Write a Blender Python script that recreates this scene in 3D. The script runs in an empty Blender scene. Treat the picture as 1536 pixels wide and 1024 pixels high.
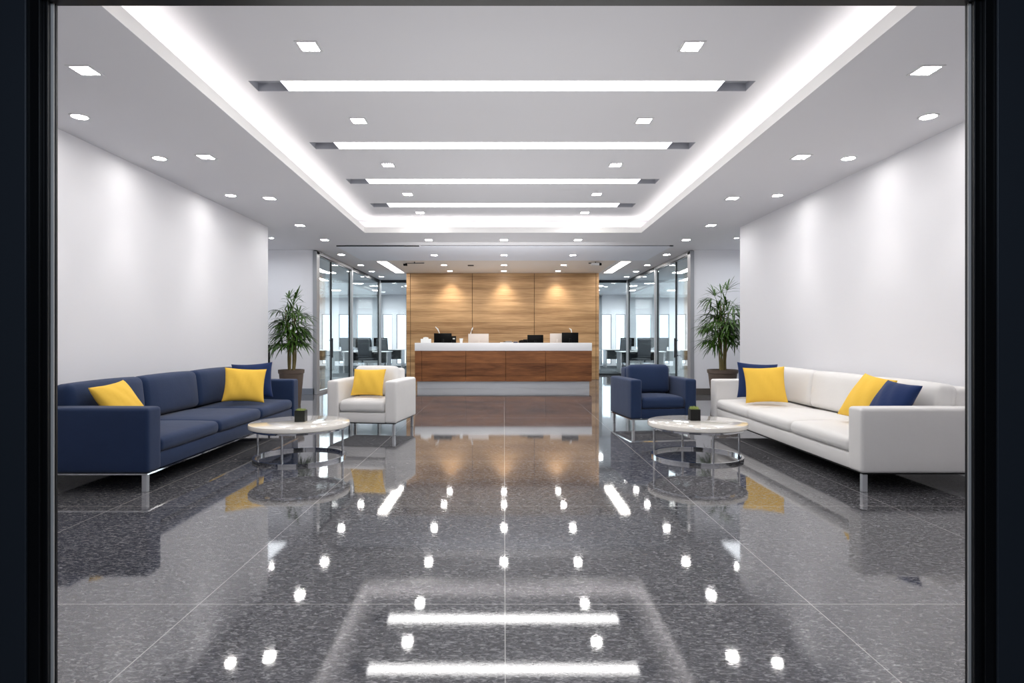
import bpy, bmesh, math, random
from mathutils import Vector, Matrix
R = math.radians
PI = math.pi
scene = bpy.context.scene
col = scene.collection
random.seed(7)

# ------------------------------------------------------------------ helpers
def link(o):
    col.objects.link(o)
    return o

def mesh_of(bm, name, smooth=None):
    bmesh.ops.recalc_face_normals(bm, faces=bm.faces[:])
    me = bpy.data.meshes.new(name)
    bm.to_mesh(me)
    bm.free()
    if smooth is not None:
        try:
            me.shade_smooth()
            me.set_sharp_from_angle(angle=R(smooth))
        except Exception:
            pass
    return me

def part(name, bm, mat, parent=None, smooth=35, label=None, kind=None):
    me = mesh_of(bm, name, smooth)
    me.materials.append(mat)
    o = link(bpy.data.objects.new(name, me))
    if parent is not None:
        o.parent = parent
    if label:
        o['label'] = label
    if kind:
        o['kind'] = kind
    return o

def struct(name, bm, mat, parent=None, smooth=35):
    o = part(name, bm, mat, parent, smooth)
    if parent is None:
        o['kind'] = 'structure'
    return o

def tag(o, label, cat, group=None):
    o['label'] = label
    o['category'] = cat
    if group:
        o['group'] = group
    return o

def thing(name, label, cat, loc=(0, 0, 0), rz=0, group=None, kind=None):
    o = link(bpy.data.objects.new(name, None))
    o.empty_display_size = 0.1
    o.location = loc
    o.rotation_euler = (0, 0, rz)
    if kind:
        o['kind'] = kind
    else:
        tag(o, label, cat, group)
    return o

def copy_tree(o, parent=None):
    c = o.copy()
    col.objects.link(c)
    if parent is not None:
        c.parent = parent
    for ch in list(o.children):
        copy_tree(ch, c)
    return c

def repeat(o, label, loc, rz=0, group=None):
    c = copy_tree(o)
    c.location = loc
    c.rotation_euler = (0, 0, rz)
    c['label'] = label
    if group:
        c['group'] = group
    return c

def new():
    return bmesh.new()

def box(bm, x0, x1, y0, y1, z0, z1, bev=0, seg=2):
    r = bmesh.ops.create_cube(bm, size=1)
    vs = r['verts']
    for v in vs:
        v.co = Vector(((x0 + x1) / 2 + v.co.x * (x1 - x0), (y0 + y1) / 2 + v.co.y * (y1 - y0), (z0 + z1) / 2 + v.co.z * (z1 - z0)))
    if bev > 0:
        es = list({e for v in vs for e in v.link_edges})
        bmesh.ops.bevel(bm, geom=es, offset=bev, segments=seg, affect='EDGES', profile=0.5)
    return bm

def quad(bm, pts):
    return bm.faces.new([bm.verts.new(p) for p in pts])

def tube(bm, pts, r, seg=12, caps=True, closed=False):
    pts = [Vector(p) for p in pts]
    n = len(pts)
    rs = r if isinstance(r, (list, tuple)) else [r] * n
    rings = []
    up = Vector((0, 0, 1))
    for i, p in enumerate(pts):
        a = pts[(i - 1) % n] if (closed or i > 0) else pts[i]
        b = pts[(i + 1) % n] if (closed or i < n - 1) else pts[i]
        t = (b - a).normalized()
        ref = up if abs(t.dot(up)) < 0.95 else Vector((1, 0, 0))
        u = t.cross(ref).normalized()
        w = t.cross(u).normalized()
        rings.append([bm.verts.new(p + rs[i] * (u * math.cos(2 * PI * k / seg) + w * math.sin(2 * PI * k / seg))) for k in range(seg)])
    for i in range(n if closed else n - 1):
        A, B = rings[i], rings[(i + 1) % n]
        for k in range(seg):
            bm.faces.new((A[k], A[(k + 1) % seg], B[(k + 1) % seg], B[k]))
    if caps and not closed:
        bm.faces.new(rings[0][::-1])
        bm.faces.new(rings[-1])
    return bm

def lathe(bm, prof, seg=48, loc=(0, 0, 0), caps=True):
    L = Vector(loc)
    rings = []
    for r, z in prof:
        rings.append([bm.verts.new(L + Vector((r * math.cos(2 * PI * k / seg), r * math.sin(2 * PI * k / seg), z))) for k in range(seg)])
    for A, B in zip(rings, rings[1:]):
        for k in range(seg):
            bm.faces.new((A[k], A[(k + 1) % seg], B[(k + 1) % seg], B[k]))
    if caps:
        bm.faces.new(rings[0][::-1])
        bm.faces.new(rings[-1])
    return bm

def cushion(bm, sx, sy, sz, r, crown=0.0, loc=(0, 0, 0), rot=None, n=6, bulge=0.0, front=0.0):
    """A soft rounded block: rounded corners, crowned top, bulging faces."""
    h = Vector((sx / 2, sy / 2, sz / 2))
    def samples(half):
        rr = min(r, half * 0.98)
        a = [-half + rr * (1 - math.cos(PI / 2 * k / 4)) for k in range(5)]
        mid = [-(half - rr) + 2 * (half - rr) * k / n for k in range(1, n)]
        return a + mid + [-x for x in a[::-1]]
    S = [samples(h[i]) for i in range(3)]
    M = Matrix.Translation(loc) @ (rot.to_4x4() if rot is not None else Matrix.Identity(4))
    made = []
    def mp(p):
        q = Vector([max(-(h[i] - min(r, h[i] * .98)), min(h[i] - min(r, h[i] * .98), p[i])) for i in range(3)])
        d = p - q
        if d.length > 1e-9:
            p = q + d.normalized() * min(r, min(h) * .98) if d.length > 0 else p
        u = [p[i] / h[i] for i in range(3)]
        f = lambda a: max(0.0, 1 - a * a)
        if p.z > 0:
            p = p + Vector((0, 0, crown * f(u[0]) ** .6 * f(u[1]) ** .6 * (0.5 + 0.5 * u[2])))
        if bulge:
            p = p + Vector((bulge * u[0] * f(u[1]) * f(u[2]), bulge * u[1] * f(u[0]) * f(u[2]), 0))
        if front and p.y < 0:
            p = p + Vector((0, front * u[1] * f(u[0]) ** .6 * f(u[2]) ** .5, 0))
        return M @ p
    for ax in range(3):
        b, c = (ax + 1) % 3, (ax + 2) % 3
        for s in (-1, 1):
            g = []
            for vb in S[b]:
                row = []
                for vc in S[c]:
                    p = Vector((0, 0, 0))
                    p[ax] = s * h[ax]; p[b] = vb; p[c] = vc
                    v = bm.verts.new(mp(p))
                    made.append(v)
                    row.append(v)
                g.append(row)
            for i in range(len(g) - 1):
                for j in range(len(g[0]) - 1):
                    bm.faces.new((g[i][j], g[i + 1][j], g[i + 1][j + 1], g[i][j + 1]))
    bmesh.ops.remove_doubles(bm, verts=made, dist=1e-4)
    return bm

def ordinal(i):
    return ['first', 'second', 'third', 'fourth', 'fifth', 'sixth', 'seventh', 'eighth'][i]

# ------------------------------------------------------------------ materials
def mat(name):
    m = bpy.data.materials.new(name)
    m.use_nodes = True
    nt = m.node_tree
    b = nt.nodes['Principled BSDF']
    return m, nt, b

def srgb(r, g, b):
    f = lambda c: (c / 255 / 12.92) if c / 255 <= 0.04045 else ((c / 255 + 0.055) / 1.055) ** 2.4
    return (f(r), f(g), f(b), 1)

def plain(name, c, rough=0.5, metal=0.0, spec=0.5, coat=0.0, bump=0.0, bscale=200, var=0.0, vscale=3.0, sheen=0.0):
    m, nt, b = mat(name)
    b.inputs['Base Color'].default_value = c
    b.inputs['Roughness'].default_value = rough
    b.inputs['Metallic'].default_value = metal
    b.inputs['Specular IOR Level'].default_value = spec
    b.inputs['Coat Weight'].default_value = coat
    b.inputs['Sheen Weight'].default_value = sheen
    tc = nt.nodes.new('ShaderNodeTexCoord')
    if var > 0:
        n = nt.nodes.new('ShaderNodeTexNoise')
        n.inputs['Scale'].default_value = vscale
        n.inputs['Detail'].default_value = 5
        nt.links.new(tc.outputs['Object'], n.inputs['Vector'])
        mx = nt.nodes.new('ShaderNodeMix'); mx.data_type = 'RGBA'
        mx.inputs[6].default_value = tuple(x * (1 - var) for x in c[:3]) + (1,)
        mx.inputs[7].default_value = tuple(min(1, x * (1 + var)) for x in c[:3]) + (1,)
        nt.links.new(n.outputs['Fac'], mx.inputs[0])
        nt.links.new(mx.outputs[2], b.inputs['Base Color'])
    if bump > 0:
        n = nt.nodes.new('ShaderNodeTexNoise')
        n.inputs['Scale'].default_value = bscale
        n.inputs['Detail'].default_value = 3
        nt.links.new(tc.outputs['Object'], n.inputs['Vector'])
        bp = nt.nodes.new('ShaderNodeBump')
        bp.inputs['Strength'].default_value = bump
        bp.inputs['Distance'].default_value = 0.004
        nt.links.new(n.outputs['Fac'], bp.inputs['Height'])
        nt.links.new(bp.outputs['Normal'], b.inputs['Normal'])
    return m

def emit(name, c, s):
    m, nt, b = mat(name)
    b.inputs['Base Color'].default_value = (.8, .8, .8, 1)
    b.inputs['Emission Color'].default_value = c
    b.inputs['Emission Strength'].default_value = s
    return m

def fabric(name, c, rough=0.85, sheen=0.2, scale=260, var=0.10):
    m, nt, b = mat(name)
    b.inputs['Roughness'].default_value = rough
    b.inputs['Specular IOR Level'].default_value = 0.25
    b.inputs['Sheen Weight'].default_value = sheen
    b.inputs['Sheen Roughness'].default_value = 0.5
    tc = nt.nodes.new('ShaderNodeTexCoord')
    n = nt.nodes.new('ShaderNodeTexNoise'); n.inputs['Scale'].default_value = scale; n.inputs['Detail'].default_value = 2
    n2 = nt.nodes.new('ShaderNodeTexNoise'); n2.inputs['Scale'].default_value = 5; n2.inputs['Detail'].default_value = 4
    nt.links.new(tc.outputs['Object'], n.inputs['Vector'])
    nt.links.new(tc.outputs['Object'], n2.inputs['Vector'])
    ad = nt.nodes.new('ShaderNodeMath'); ad.operation = 'ADD'
    nt.links.new(n.outputs['Fac'], ad.inputs[0]); nt.links.new(n2.outputs['Fac'], ad.inputs[1])
    hf = nt.nodes.new('ShaderNodeMath'); hf.operation = 'MULTIPLY'; hf.inputs[1].default_value = 0.5
    nt.links.new(ad.outputs[0], hf.inputs[0])
    mx = nt.nodes.new('ShaderNodeMix'); mx.data_type = 'RGBA'
    mx.inputs[6].default_value = tuple(x * (1 - 2 * var) for x in c[:3]) + (1,)
    mx.inputs[7].default_value = tuple(min(1, x * (1 + 2 * var)) for x in c[:3]) + (1,)
    nt.links.new(hf.outputs[0], mx.inputs[0])
    nt.links.new(mx.outputs[2], b.inputs['Base Color'])
    # soft wrinkles + weave
    bp = nt.nodes.new('ShaderNodeBump'); bp.inputs['Strength'].default_value = 0.18; bp.inputs['Distance'].default_value = 0.02
    nt.links.new(n2.outputs['Fac'], bp.inputs['Height'])
    bp2 = nt.nodes.new('ShaderNodeBump'); bp2.inputs['Strength'].default_value = 0.15; bp2.inputs['Distance'].default_value = 0.002
    nt.links.new(n.outputs['Fac'], bp2.inputs['Height'])
    nt.links.new(bp.outputs['Normal'], bp2.inputs['Normal'])
    nt.links.new(bp2.outputs['Normal'], b.inputs['Normal'])
    return m

def wood(name, dark, light, gx=0.5, gz=14.0, rough=0.4, plank=0.28):
    m, nt, b = mat(name)
    b.inputs['Roughness'].default_value = rough
    b.inputs['Specular IOR Level'].default_value = 0.3
    tc = nt.nodes.new('ShaderNodeTexCoord')
    mp = nt.nodes.new('ShaderNodeMapping'); mp.inputs['Scale'].default_value = (gx, gx, gz)
    nt.links.new(tc.outputs['Object'], mp.inputs['Vector'])
    n = nt.nodes.new('ShaderNodeTexNoise'); n.inputs['Scale'].default_value = 1.0; n.inputs['Detail'].default_value = 8; n.inputs['Roughness'].default_value = 0.62; n.inputs['Distortion'].default_value = 0.25
    nt.links.new(mp.outputs[0], n.inputs['Vector'])
    mp2 = nt.nodes.new('ShaderNodeMapping'); mp2.inputs['Scale'].default_value = (gx * 5, gx * 5, gz * 7)
    nt.links.new(tc.outputs['Object'], mp2.inputs['Vector'])
    n2 = nt.nodes.new('ShaderNodeTexNoise'); n2.inputs['Scale'].default_value = 1.0; n2.inputs['Detail'].default_value = 4
    nt.links.new(mp2.outputs[0], n2.inputs['Vector'])
    # veneer boards: each board gets its own shade
    sep = nt.nodes.new('ShaderNodeSeparateXYZ'); nt.links.new(tc.outputs['Object'], sep.inputs[0])
    dv = nt.nodes.new('ShaderNodeMath'); dv.operation = 'DIVIDE'; dv.inputs[1].default_value = plank
    nt.links.new(sep.outputs[2], dv.inputs[0])
    fl = nt.nodes.new('ShaderNodeMath'); fl.operation = 'FLOOR'; nt.links.new(dv.outputs[0], fl.inputs[0])
    wn = nt.nodes.new('ShaderNodeTexWhiteNoise'); wn.noise_dimensions = '1D'
    nt.links.new(fl.outputs[0], wn.inputs['W'])
    a = nt.nodes.new('ShaderNodeMath'); a.operation = 'MULTIPLY_ADD'; a.inputs[1].default_value = 0.62
    nt.links.new(n.outputs['Fac'], a.inputs[0])
    a2 = nt.nodes.new('ShaderNodeMath'); a2.operation = 'MULTIPLY'; a2.inputs[1].default_value = 0.30
    nt.links.new(n2.outputs['Fac'], a2.inputs[0]); nt.links.new(a2.outputs[0], a.inputs[2])
    a3 = nt.nodes.new('ShaderNodeMath'); a3.operation = 'MULTIPLY_ADD'; a3.inputs[1].default_value = 0.10
    nt.links.new(wn.outputs['Value'], a3.inputs[0]); nt.links.new(a.outputs[0], a3.inputs[2])
    rp = nt.nodes.new('ShaderNodeValToRGB')
    rp.color_ramp.elements[0].position = 0.36; rp.color_ramp.elements[0].color = dark
    rp.color_ramp.elements[1].position = 0.66; rp.color_ramp.elements[1].color = light
    nt.links.new(a3.outputs[0], rp.inputs[0])
    # fine dark seam between boards
    fr = nt.nodes.new('ShaderNodeMath'); fr.operation = 'FRACT'; nt.links.new(dv.outputs[0], fr.inputs[0])
    lt = nt.nodes.new('ShaderNodeMath'); lt.operation = 'LESS_THAN'; lt.inputs[1].default_value = 0.02
    nt.links.new(fr.outputs[0], lt.inputs[0])
    mx = nt.nodes.new('ShaderNodeMix'); mx.data_type = 'RGBA'
    nt.links.new(lt.outputs[0], mx.inputs[0]); nt.links.new(rp.outputs[0], mx.inputs[6])
    mx.inputs[7].default_value = tuple(x * .72 for x in dark[:3]) + (1,)
    nt.links.new(mx.outputs[2], b.inputs['Base Color'])
    return m

def granite(name):
    m, nt, b = mat(name)
    tc = nt.nodes.new('ShaderNodeTexCoord')
    mp = nt.nodes.new('ShaderNodeMapping'); mp.inputs['Rotation'].default_value = (0, 0, R(24)); mp.inputs['Scale'].default_value = (1.0, 2.3, 1)
    nt.links.new(tc.outputs['Object'], mp.inputs['Vector'])
    n = nt.nodes.new('ShaderNodeTexNoise'); n.inputs['Scale'].default_value = 34; n.inputs['Detail'].default_value = 5; n.inputs['Roughness'].default_value = 0.62; n.inputs['Distortion'].default_value = 1.1
    nt.links.new(mp.outputs[0], n.inputs['Vector'])
    n2 = nt.nodes.new('ShaderNodeTexNoise'); n2.inputs['Scale'].default_value = 1.4; n2.inputs['Detail'].default_value = 3
    nt.links.new(tc.outputs['Object'], n2.inputs['Vector'])
    rp = nt.nodes.new('ShaderNodeValToRGB')
    cr = rp.color_ramp
    cr.elements[0].position = 0.30; cr.elements[0].color = srgb(52, 52, 56)
    cr.elements[1].position = 0.72; cr.elements[1].color = srgb(172, 171, 173)
    e = cr.elements.new(0.50); e.color = srgb(88, 88, 92)
    nt.links.new(n.outputs['Fac'], rp.inputs[0])
    ml = nt.nodes.new('ShaderNodeMix'); ml.data_type = 'RGBA'; ml.blend_type = 'MULTIPLY'; ml.inputs[0].default_value = 0.5
    nt.links.new(rp.outputs[0], ml.inputs[6])
    r2 = nt.nodes.new('ShaderNodeValToRGB')
    r2.color_ramp.elements[0].position = .35; r2.color_ramp.elements[0].color = (.7, .7, .7, 1)
    r2.color_ramp.elements[1].position = .65; r2.color_ramp.elements[1].color = (1, 1, 1, 1)
    nt.links.new(n2.outputs['Fac'], r2.inputs[0]); nt.links.new(r2.outputs[0], ml.inputs[7])
    # joints
    sep = nt.nodes.new('ShaderNodeSeparateXYZ'); nt.links.new(tc.outputs['Object'], sep.inputs[0])
    def joint(out, size, off, w):
        s = nt.nodes.new('ShaderNodeMath'); s.operation = 'SUBTRACT'; s.inputs[1].default_value = off - size * 20
        nt.links.new(out, s.inputs[0])
        md = nt.nodes.new('ShaderNodeMath'); md.operation = 'MODULO'; md.inputs[1].default_value = size
        nt.links.new(s.outputs[0], md.inputs[0])
        l = nt.nodes.new('ShaderNodeMath'); l.operation = 'LESS_THAN'; l.inputs[1].default_value = w
        nt.links.new(md.outputs[0], l.inputs[0])
        return l.outputs[0]
    jx = joint(sep.outputs[0], 1.38, 0.002, 0.0050)
    jy = joint(sep.outputs[1], 1.58, 2.705, 0.0055)
    mxm = nt.nodes.new('ShaderNodeMath'); mxm.operation = 'MAXIMUM'
    nt.links.new(jx, mxm.inputs[0]); nt.links.new(jy, mxm.inputs[1])
    mj = nt.nodes.new('ShaderNodeMix'); mj.data_type = 'RGBA'
    nt.links.new(mxm.outputs[0], mj.inputs[0]); nt.links.new(ml.outputs[2], mj.inputs[6])
    mj.inputs[7].default_value = srgb(176, 174, 172)
    nt.links.new(mj.outputs[2], b.inputs['Base Color'])
    b.inputs['Specular IOR Level'].default_value = 0.5
    b.inputs['IOR'].default_value = 1.95
    rr = nt.nodes.new('ShaderNodeMapRange'); rr.inputs[1].default_value = .3; rr.inputs[2].default_value = .7
    rr.inputs[3].default_value = 0.02; rr.inputs[4].default_value = 0.055
    nt.links.new(n.outputs['Fac'], rr.inputs[0]); nt.links.new(rr.outputs[0], b.inputs['Roughness'])
    bp = nt.nodes.new('ShaderNodeBump'); bp.inputs['Strength'].default_value = 0.004; bp.inputs['Distance'].default_value = 0.01
    nt.links.new(n.outputs['Fac'], bp.inputs['Height']); nt.links.new(bp.outputs['Normal'], b.inputs['Normal'])
    return m

def glass(name, tint=(.86, .93, .93, 1), refl=1.0):
    m = bpy.data.materials.new(name); m.use_nodes = True
    nt = m.node_tree
    for n in list(nt.nodes):
        nt.nodes.remove(n)
    out = nt.nodes.new('ShaderNodeOutputMaterial')
    t = nt.nodes.new('ShaderNodeBsdfTransparent'); t.inputs[0].default_value = tint
    g = nt.nodes.new('ShaderNodeBsdfGlossy'); g.inputs['Roughness'].default_value = 0.02; g.inputs[0].default_value = (.95, .97, .97, 1)
    f = nt.nodes.new('ShaderNodeFresnel'); f.inputs[0].default_value = 1.5
    k = nt.nodes.new('ShaderNodeMath'); k.operation = 'MULTIPLY'; k.inputs[1].default_value = refl; k.use_clamp = True
    nt.links.new(f.outputs[0], k.inputs[0])
    mn = nt.nodes.new('ShaderNodeMath'); mn.operation = 'MINIMUM'; mn.inputs[1].default_value = 0.30
    nt.links.new(k.outputs[0], mn.inputs[0])
    mx = nt.nodes.new('ShaderNodeMixShader')
    nt.links.new(mn.outputs[0], mx.inputs[0]); nt.links.new(t.outputs[0], mx.inputs[1]); nt.links.new(g.outputs[0], mx.inputs[2])
    nt.links.new(mx.outputs[0], out.inputs[0])
    return m

M = {}
M['wall'] = plain('wall_paint', srgb(232, 232, 236), rough=0.6, spec=0.25, var=0.012, vscale=1.2, bump=0.02, bscale=120)
M['ceiling'] = plain('ceiling_paint', srgb(222, 222, 226), rough=0.75, spec=0.15, var=0.01, vscale=1.5)
M['lip'] = plain('lip_paint', srgb(240, 239, 238), rough=0.6, spec=0.2)
M['band'] = plain('band_paint', srgb(226, 230, 240), rough=0.6, spec=0.25)
M['soffit'] = plain('soffit_lit_warm', srgb(224, 216, 208), rough=0.7, spec=0.2)  # warm tint put in for light thrown back by the oak wall
M['floor'] = granite('granite_tiles')
M['carpet'] = plain('office_carpet', srgb(70, 74, 78), rough=0.95, spec=0.1, var=0.15, vscale=40, bump=0.3, bscale=300)
M['oak'] = wood('oak_veneer', srgb(132, 98, 64), srgb(200, 162, 118), gx=0.45, gz=7.0, rough=0.42, plank=0.33)
M['walnut'] = wood('walnut_veneer', srgb(80, 46, 26), srgb(150, 98, 60), gx=0.8, gz=9.0, rough=0.38, plank=0.30)
M['groove'] = plain('groove_dark', srgb(60, 40, 26), rough=0.8)
M['solid_white'] = plain('white_solid_surface', srgb(236, 236, 238), rough=0.25, spec=0.5)
M['steel'] = plain('brushed_steel', srgb(206, 208, 212), rough=0.36, metal=0.8, bump=0.02, bscale=80)
M['chrome'] = plain('chrome', srgb(215, 217, 222), rough=0.06, metal=1.0)
M['grey_metal'] = plain('grey_frame', srgb(158, 160, 164), rough=0.4, metal=0.25)
M['dark_metal'] = plain('dark_frame', srgb(42, 46, 50), rough=0.35, metal=0.6)
M['black_frame'] = plain('black_anodised', srgb(12, 13, 15), rough=0.32, metal=0.0, spec=0.5)
M['panel_frame'] = plain('blue_black_panel', srgb(44, 49, 56), rough=0.42, metal=0.1, spec=0.5)
M['edge_frame'] = plain('grey_edge_strip', srgb(200, 196, 190), rough=0.4, metal=0.1)
M['navy'] = fabric('navy_upholstery', srgb(33, 51, 84), sheen=0.15)
M['navy_pillow'] = fabric('navy_pillow_cloth', srgb(24, 46, 92), sheen=0.15)
M['white_fabric'] = fabric('white_upholstery', srgb(228, 226, 224), sheen=0.05, var=0.025)
M['yellow'] = fabric('yellow_cloth', srgb(243, 197, 78), sheen=0.05, var=0.03)
M['lacquer'] = plain('white_lacquer', srgb(246, 241, 232), rough=0.05, spec=0.6, coat=0.5)
M['black'] = plain('black_plastic', srgb(6, 6, 7), rough=0.35, spec=0.08)
M['matte_black'] = plain('matte_black', srgb(12, 12, 12), rough=0.6, spec=0.3)
M['offwhite'] = plain('offwhite_plastic', srgb(226, 214, 204), rough=0.4)
M['white_plastic'] = plain('white_plastic', srgb(240, 240, 238), rough=0.35)
M['paper'] = plain('paper', srgb(238, 236, 232), rough=0.8)
M['ink'] = plain('dark_cover', srgb(40, 46, 70), rough=0.5, var=0.4, vscale=30)
M['pot'] = plain('brown_planter', srgb(92, 78, 68), rough=0.6, var=0.12, vscale=20, bump=0.1, bscale=60)
M['soil'] = plain('soil', srgb(40, 30, 22), rough=0.95, bump=0.6, bscale=70)
M['cane'] = plain('cane', srgb(118, 106, 62), rough=0.6, var=0.3, vscale=18)
M['leaf'] = plain('palm_leaf', srgb(62, 94, 32), rough=0.42, var=0.45, vscale=9, spec=0.4)
M['grass'] = plain('pale_grass', srgb(168, 182, 108), rough=0.6, var=0.3, vscale=40)
M['dark_glass'] = plain('dark_cube', srgb(24, 28, 22), rough=0.2, spec=0.5)
M['chair_mesh'] = plain('office_chair_fabric', srgb(50, 54, 60), rough=0.8)
M['desk_top'] = plain('desk_laminate', srgb(196, 198, 200), rough=0.4)
M['curtain'] = plain('curtain_cloth', srgb(228, 232, 236), rough=0.9)
M['glass'] = glass('partition_glass', (.93, .97, .97, 1), refl=.8)
M['window_glass'] = glass('outer_window_glass', (.95, .97, 1, 1), refl=1.0)
M['light_block'] = plain('dark_light_block', srgb(30, 32, 36), rough=0.7)
M['baseboard'] = plain('blue_grey_baseboard', srgb(132, 140, 152), rough=0.4)
M['baseboard_dark'] = plain('dark_baseboard', srgb(86, 80, 76), rough=0.4)
M['light'] = emit('downlight_lens', (1.0, .975, .95, 1), 85)
M['light_round'] = emit('round_lens', (1.0, .965, .93, 1), 70)
M['slot_light'] = emit('slot_diffuser', (1.0, .985, .97, 1), 6)
M['linear_light'] = emit('linear_diffuser', (1.0, .95, .89, 1), 12)
M['cove_light'] = emit('cove_strip', (1.0, .94, .88, 1), 7.5)
M['office_light'] = emit('office_lens', (1.0, .98, .96, 1), 60)
M['recess'] = plain('slot_recess_shaded', srgb(176, 178, 186), rough=0.7)  # white inside, greyed in its colour for the shade in the slot
M['ring'] = plain('downlight_ring', srgb(214, 214, 216), rough=0.5)

# ------------------------------------------------------------------ dimensions
H = 3.08          # lower ceiling
HU = 3.36         # tray ceiling
XW = 4.0          # lobby half width
YD = 1.50         # entrance plane
YC = 10.17        # ends of the lobby side walls
YA = 12.8         # alcove back walls
YG = 19.4         # back glazing
YO = 26.0         # office outer wall
XO = 10.0

# ------------------------------------------------------------------ floor
bm = new(); box(bm, -6, 6, -1.6, YG + .05, -.1, 0); struct('floor', bm, M['floor'], smooth=None)
fl = bpy.data.objects['floor']
cp = thing('floor_office', None, None, kind='structure')
bm = new()
box(bm, -XO, -XW - .06, YA + .1, YO, -.08, .004); struct('carpet', bm, M['carpet'], cp, smooth=None)
bm = new()
box(bm, XW + .06, XO, YA + .1, YO, -.08, .004); struct('carpet', bm, M['carpet'], cp, smooth=None)
bm = new()
box(bm, -XW - .06, XW + .06, YG + .06, YO, -.08, .004); struct('carpet', bm, M['carpet'], cp, smooth=None)

# ------------------------------------------------------------------ ceiling with tray
ty0, ty1 = 3.38, 10.7
def hx(side, y):
    if side < 0:
        return -2.28 - (2.485 - 2.28) * (y - 3.47) / (10.7 - 3.47)
    return 2.34 + (2.45 - 2.34) * (y - 3.47) / (10.7 - 3.47)
bm = new()
a, b_, c, d = (hx(-1, ty0), ty0, H), (hx(1, ty0), ty0, H), (hx(1, ty1), ty1, H), (hx(-1, ty1), ty1, H)
A, B, C_, D = (-6, YD, H), (6, YD, H), (6, ty1, H), (-6, ty1, H)
quad(bm, [A, B, b_, a]); quad(bm, [B, C_, c, b_]); quad(bm, [D, A, a, d])
quad(bm, [D, d, c, C_])
quad(bm, [(-XO, ty1, H), (XO, ty1, H), (XO, YO, H), (-XO, YO, H)])
ceil = struct('ceiling', bm, M['ceiling'], smooth=None)

# upstand lip round the opening
bm = new()
t = 0.035; lh = 0.10
loop = [Vector(a), Vector(b_), Vector(c), Vector(d)]
cen = Vector(((0), (ty0 + ty1) / 2, H))
def off(p, s):
    return Vector((p.x + (s if p.x > 0 else -s), p.y + (s if p.y > cen.y else -s), p.z))
for i in range(4):
    p, q = loop[i], loop[(i + 1) % 4]
    p2, q2 = off(p, t), off(q, t)
    up = Vector((0, 0, lh))
    quad(bm, [p, q, q + up, p + up])
    quad(bm, [p + up, q + up, q2 + up, p2 + up])
    quad(bm, [p2, q2, q2 + up, p2 + up])
part('tray_lip', bm, M['lip'], ceil, smooth=None)
# shelf behind the lip + tray sides
bm = new()
ov = 0.36
for i in range(4):
    p, q = loop[i], loop[(i + 1) % 4]
    p1, q1 = off(p, ov), off(q, ov)
    up = Vector((0, 0, HU - H)); s = Vector((0, 0, .02))
    quad(bm, [p + s, q + s, q1 + s, p1 + s])
    quad(bm, [p1, q1, q1 + up, p1 + up])
part('tray_side', bm, M['ceiling'], ceil, smooth=None)
# LED strips on the shelf, hidden by the lip
for i in range(4):
    p, q = loop[i], loop[(i + 1) % 4]
    z = Vector((0, 0, .045))
    pa, qa, pb, qb = off(p, .10) + z, off(q, .10) + z, off(p, .15) + z, off(q, .15) + z
    bm = new(); quad(bm, [pa, qa, qb, pb])
    part('cove_strip', bm, M['cove_light'], ceil, smooth=None)

# tray ceiling with four slots
slots = [(5.04, 5.25, 427, 1085), (6.62, 6.86, 499, 1007), (8.15, 8.40, 543, 960), (9.62, 9.90, 575, 930)]
SX0, SX1 = -2.15, 2.115
LX0, LX1 = -1.88, 1.855
bm = new()
x0, x1 = -2.9, 2.9
ys = ty0 - ov
for (s0, s1, *_r) in slots:
    quad(bm, [(x0, ys, HU), (x1, ys, HU), (x1, s0, HU), (x0, s0, HU)])
    quad(bm, [(x0, s0, HU), (SX0, s0, HU), (SX0, s1, HU), (x0, s1, HU)])
    quad(bm, [(SX1, s0, HU), (x1, s0, HU), (x1, s1, HU), (SX1, s1, HU)])
    ys = s1
quad(bm, [(x0, ys, HU), (x1, ys, HU), (x1, ty1 + ov, HU), (x0, ty1 + ov, HU)])
part('raised_tray', bm, M['ceiling'], ceil, smooth=None)

for i, (s0, s1, *_r) in enumerate(slots):
    w = s1 - s0
    r = thing('linear_slot_light', 'long white linear light slot across the raised ceiling tray, %s from the entrance' % ordinal(i), 'ceiling light', (0, (s0 + s1) / 2, HU), 0, 'linear light slots across the tray')
    bm = new(); dz = .07
    hw = w / 2
    quad(bm, [(SX0, -hw, 0), (SX1, -hw, 0), (SX1, -hw, dz), (SX0, -hw, dz)])
    quad(bm, [(SX0, hw, 0), (SX1, hw, 0), (SX1, hw, dz), (SX0, hw, dz)])
    quad(bm, [(SX0, -hw, 0), (SX0, hw, 0), (SX0, hw, dz), (SX0, -hw, dz)])
    quad(bm, [(SX1, -hw, 0), (SX1, hw, 0), (SX1, hw, dz), (SX1, -hw, dz)])
    quad(bm, [(SX0, -hw, dz), (SX1, -hw, dz), (SX1, hw, dz), (SX0, hw, dz)])
    quad(bm, [(LX0 - .004, -hw, .001), (LX0 - .004, hw, .001), (LX0 - .004, hw, dz), (LX0 - .004, -hw, dz)])
    quad(bm, [(LX1 + .004, -hw, .001), (LX1 + .004, hw, .001), (LX1 + .004, hw, dz), (LX1 + .004, -hw, dz)])
    part('slot_recess', bm, M['recess'], r, smooth=None)
    bm = new(); quad(bm, [(LX0, -hw + .002, .003), (LX1, -hw + .002, .003), (LX1, hw - .002, .003), (LX0, hw - .002, .003)])
    part('diffuser', bm, M['slot_light'], r, smooth=None)

# ceiling panel before the reception and the soffit over it, coloured as warmly lit
bm = new(); box(bm, -3.42, 3.42, 12.22, 14.46, H - .012, H + .01); part('ceiling_panel', bm, M['band'], ceil, smooth=None)
bm = new(); box(bm, -2.8, 2.74, 14.462, 17.3, H - .004, H + .01); part('reception_soffit', bm, M['soffit'], ceil, smooth=None)

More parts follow.
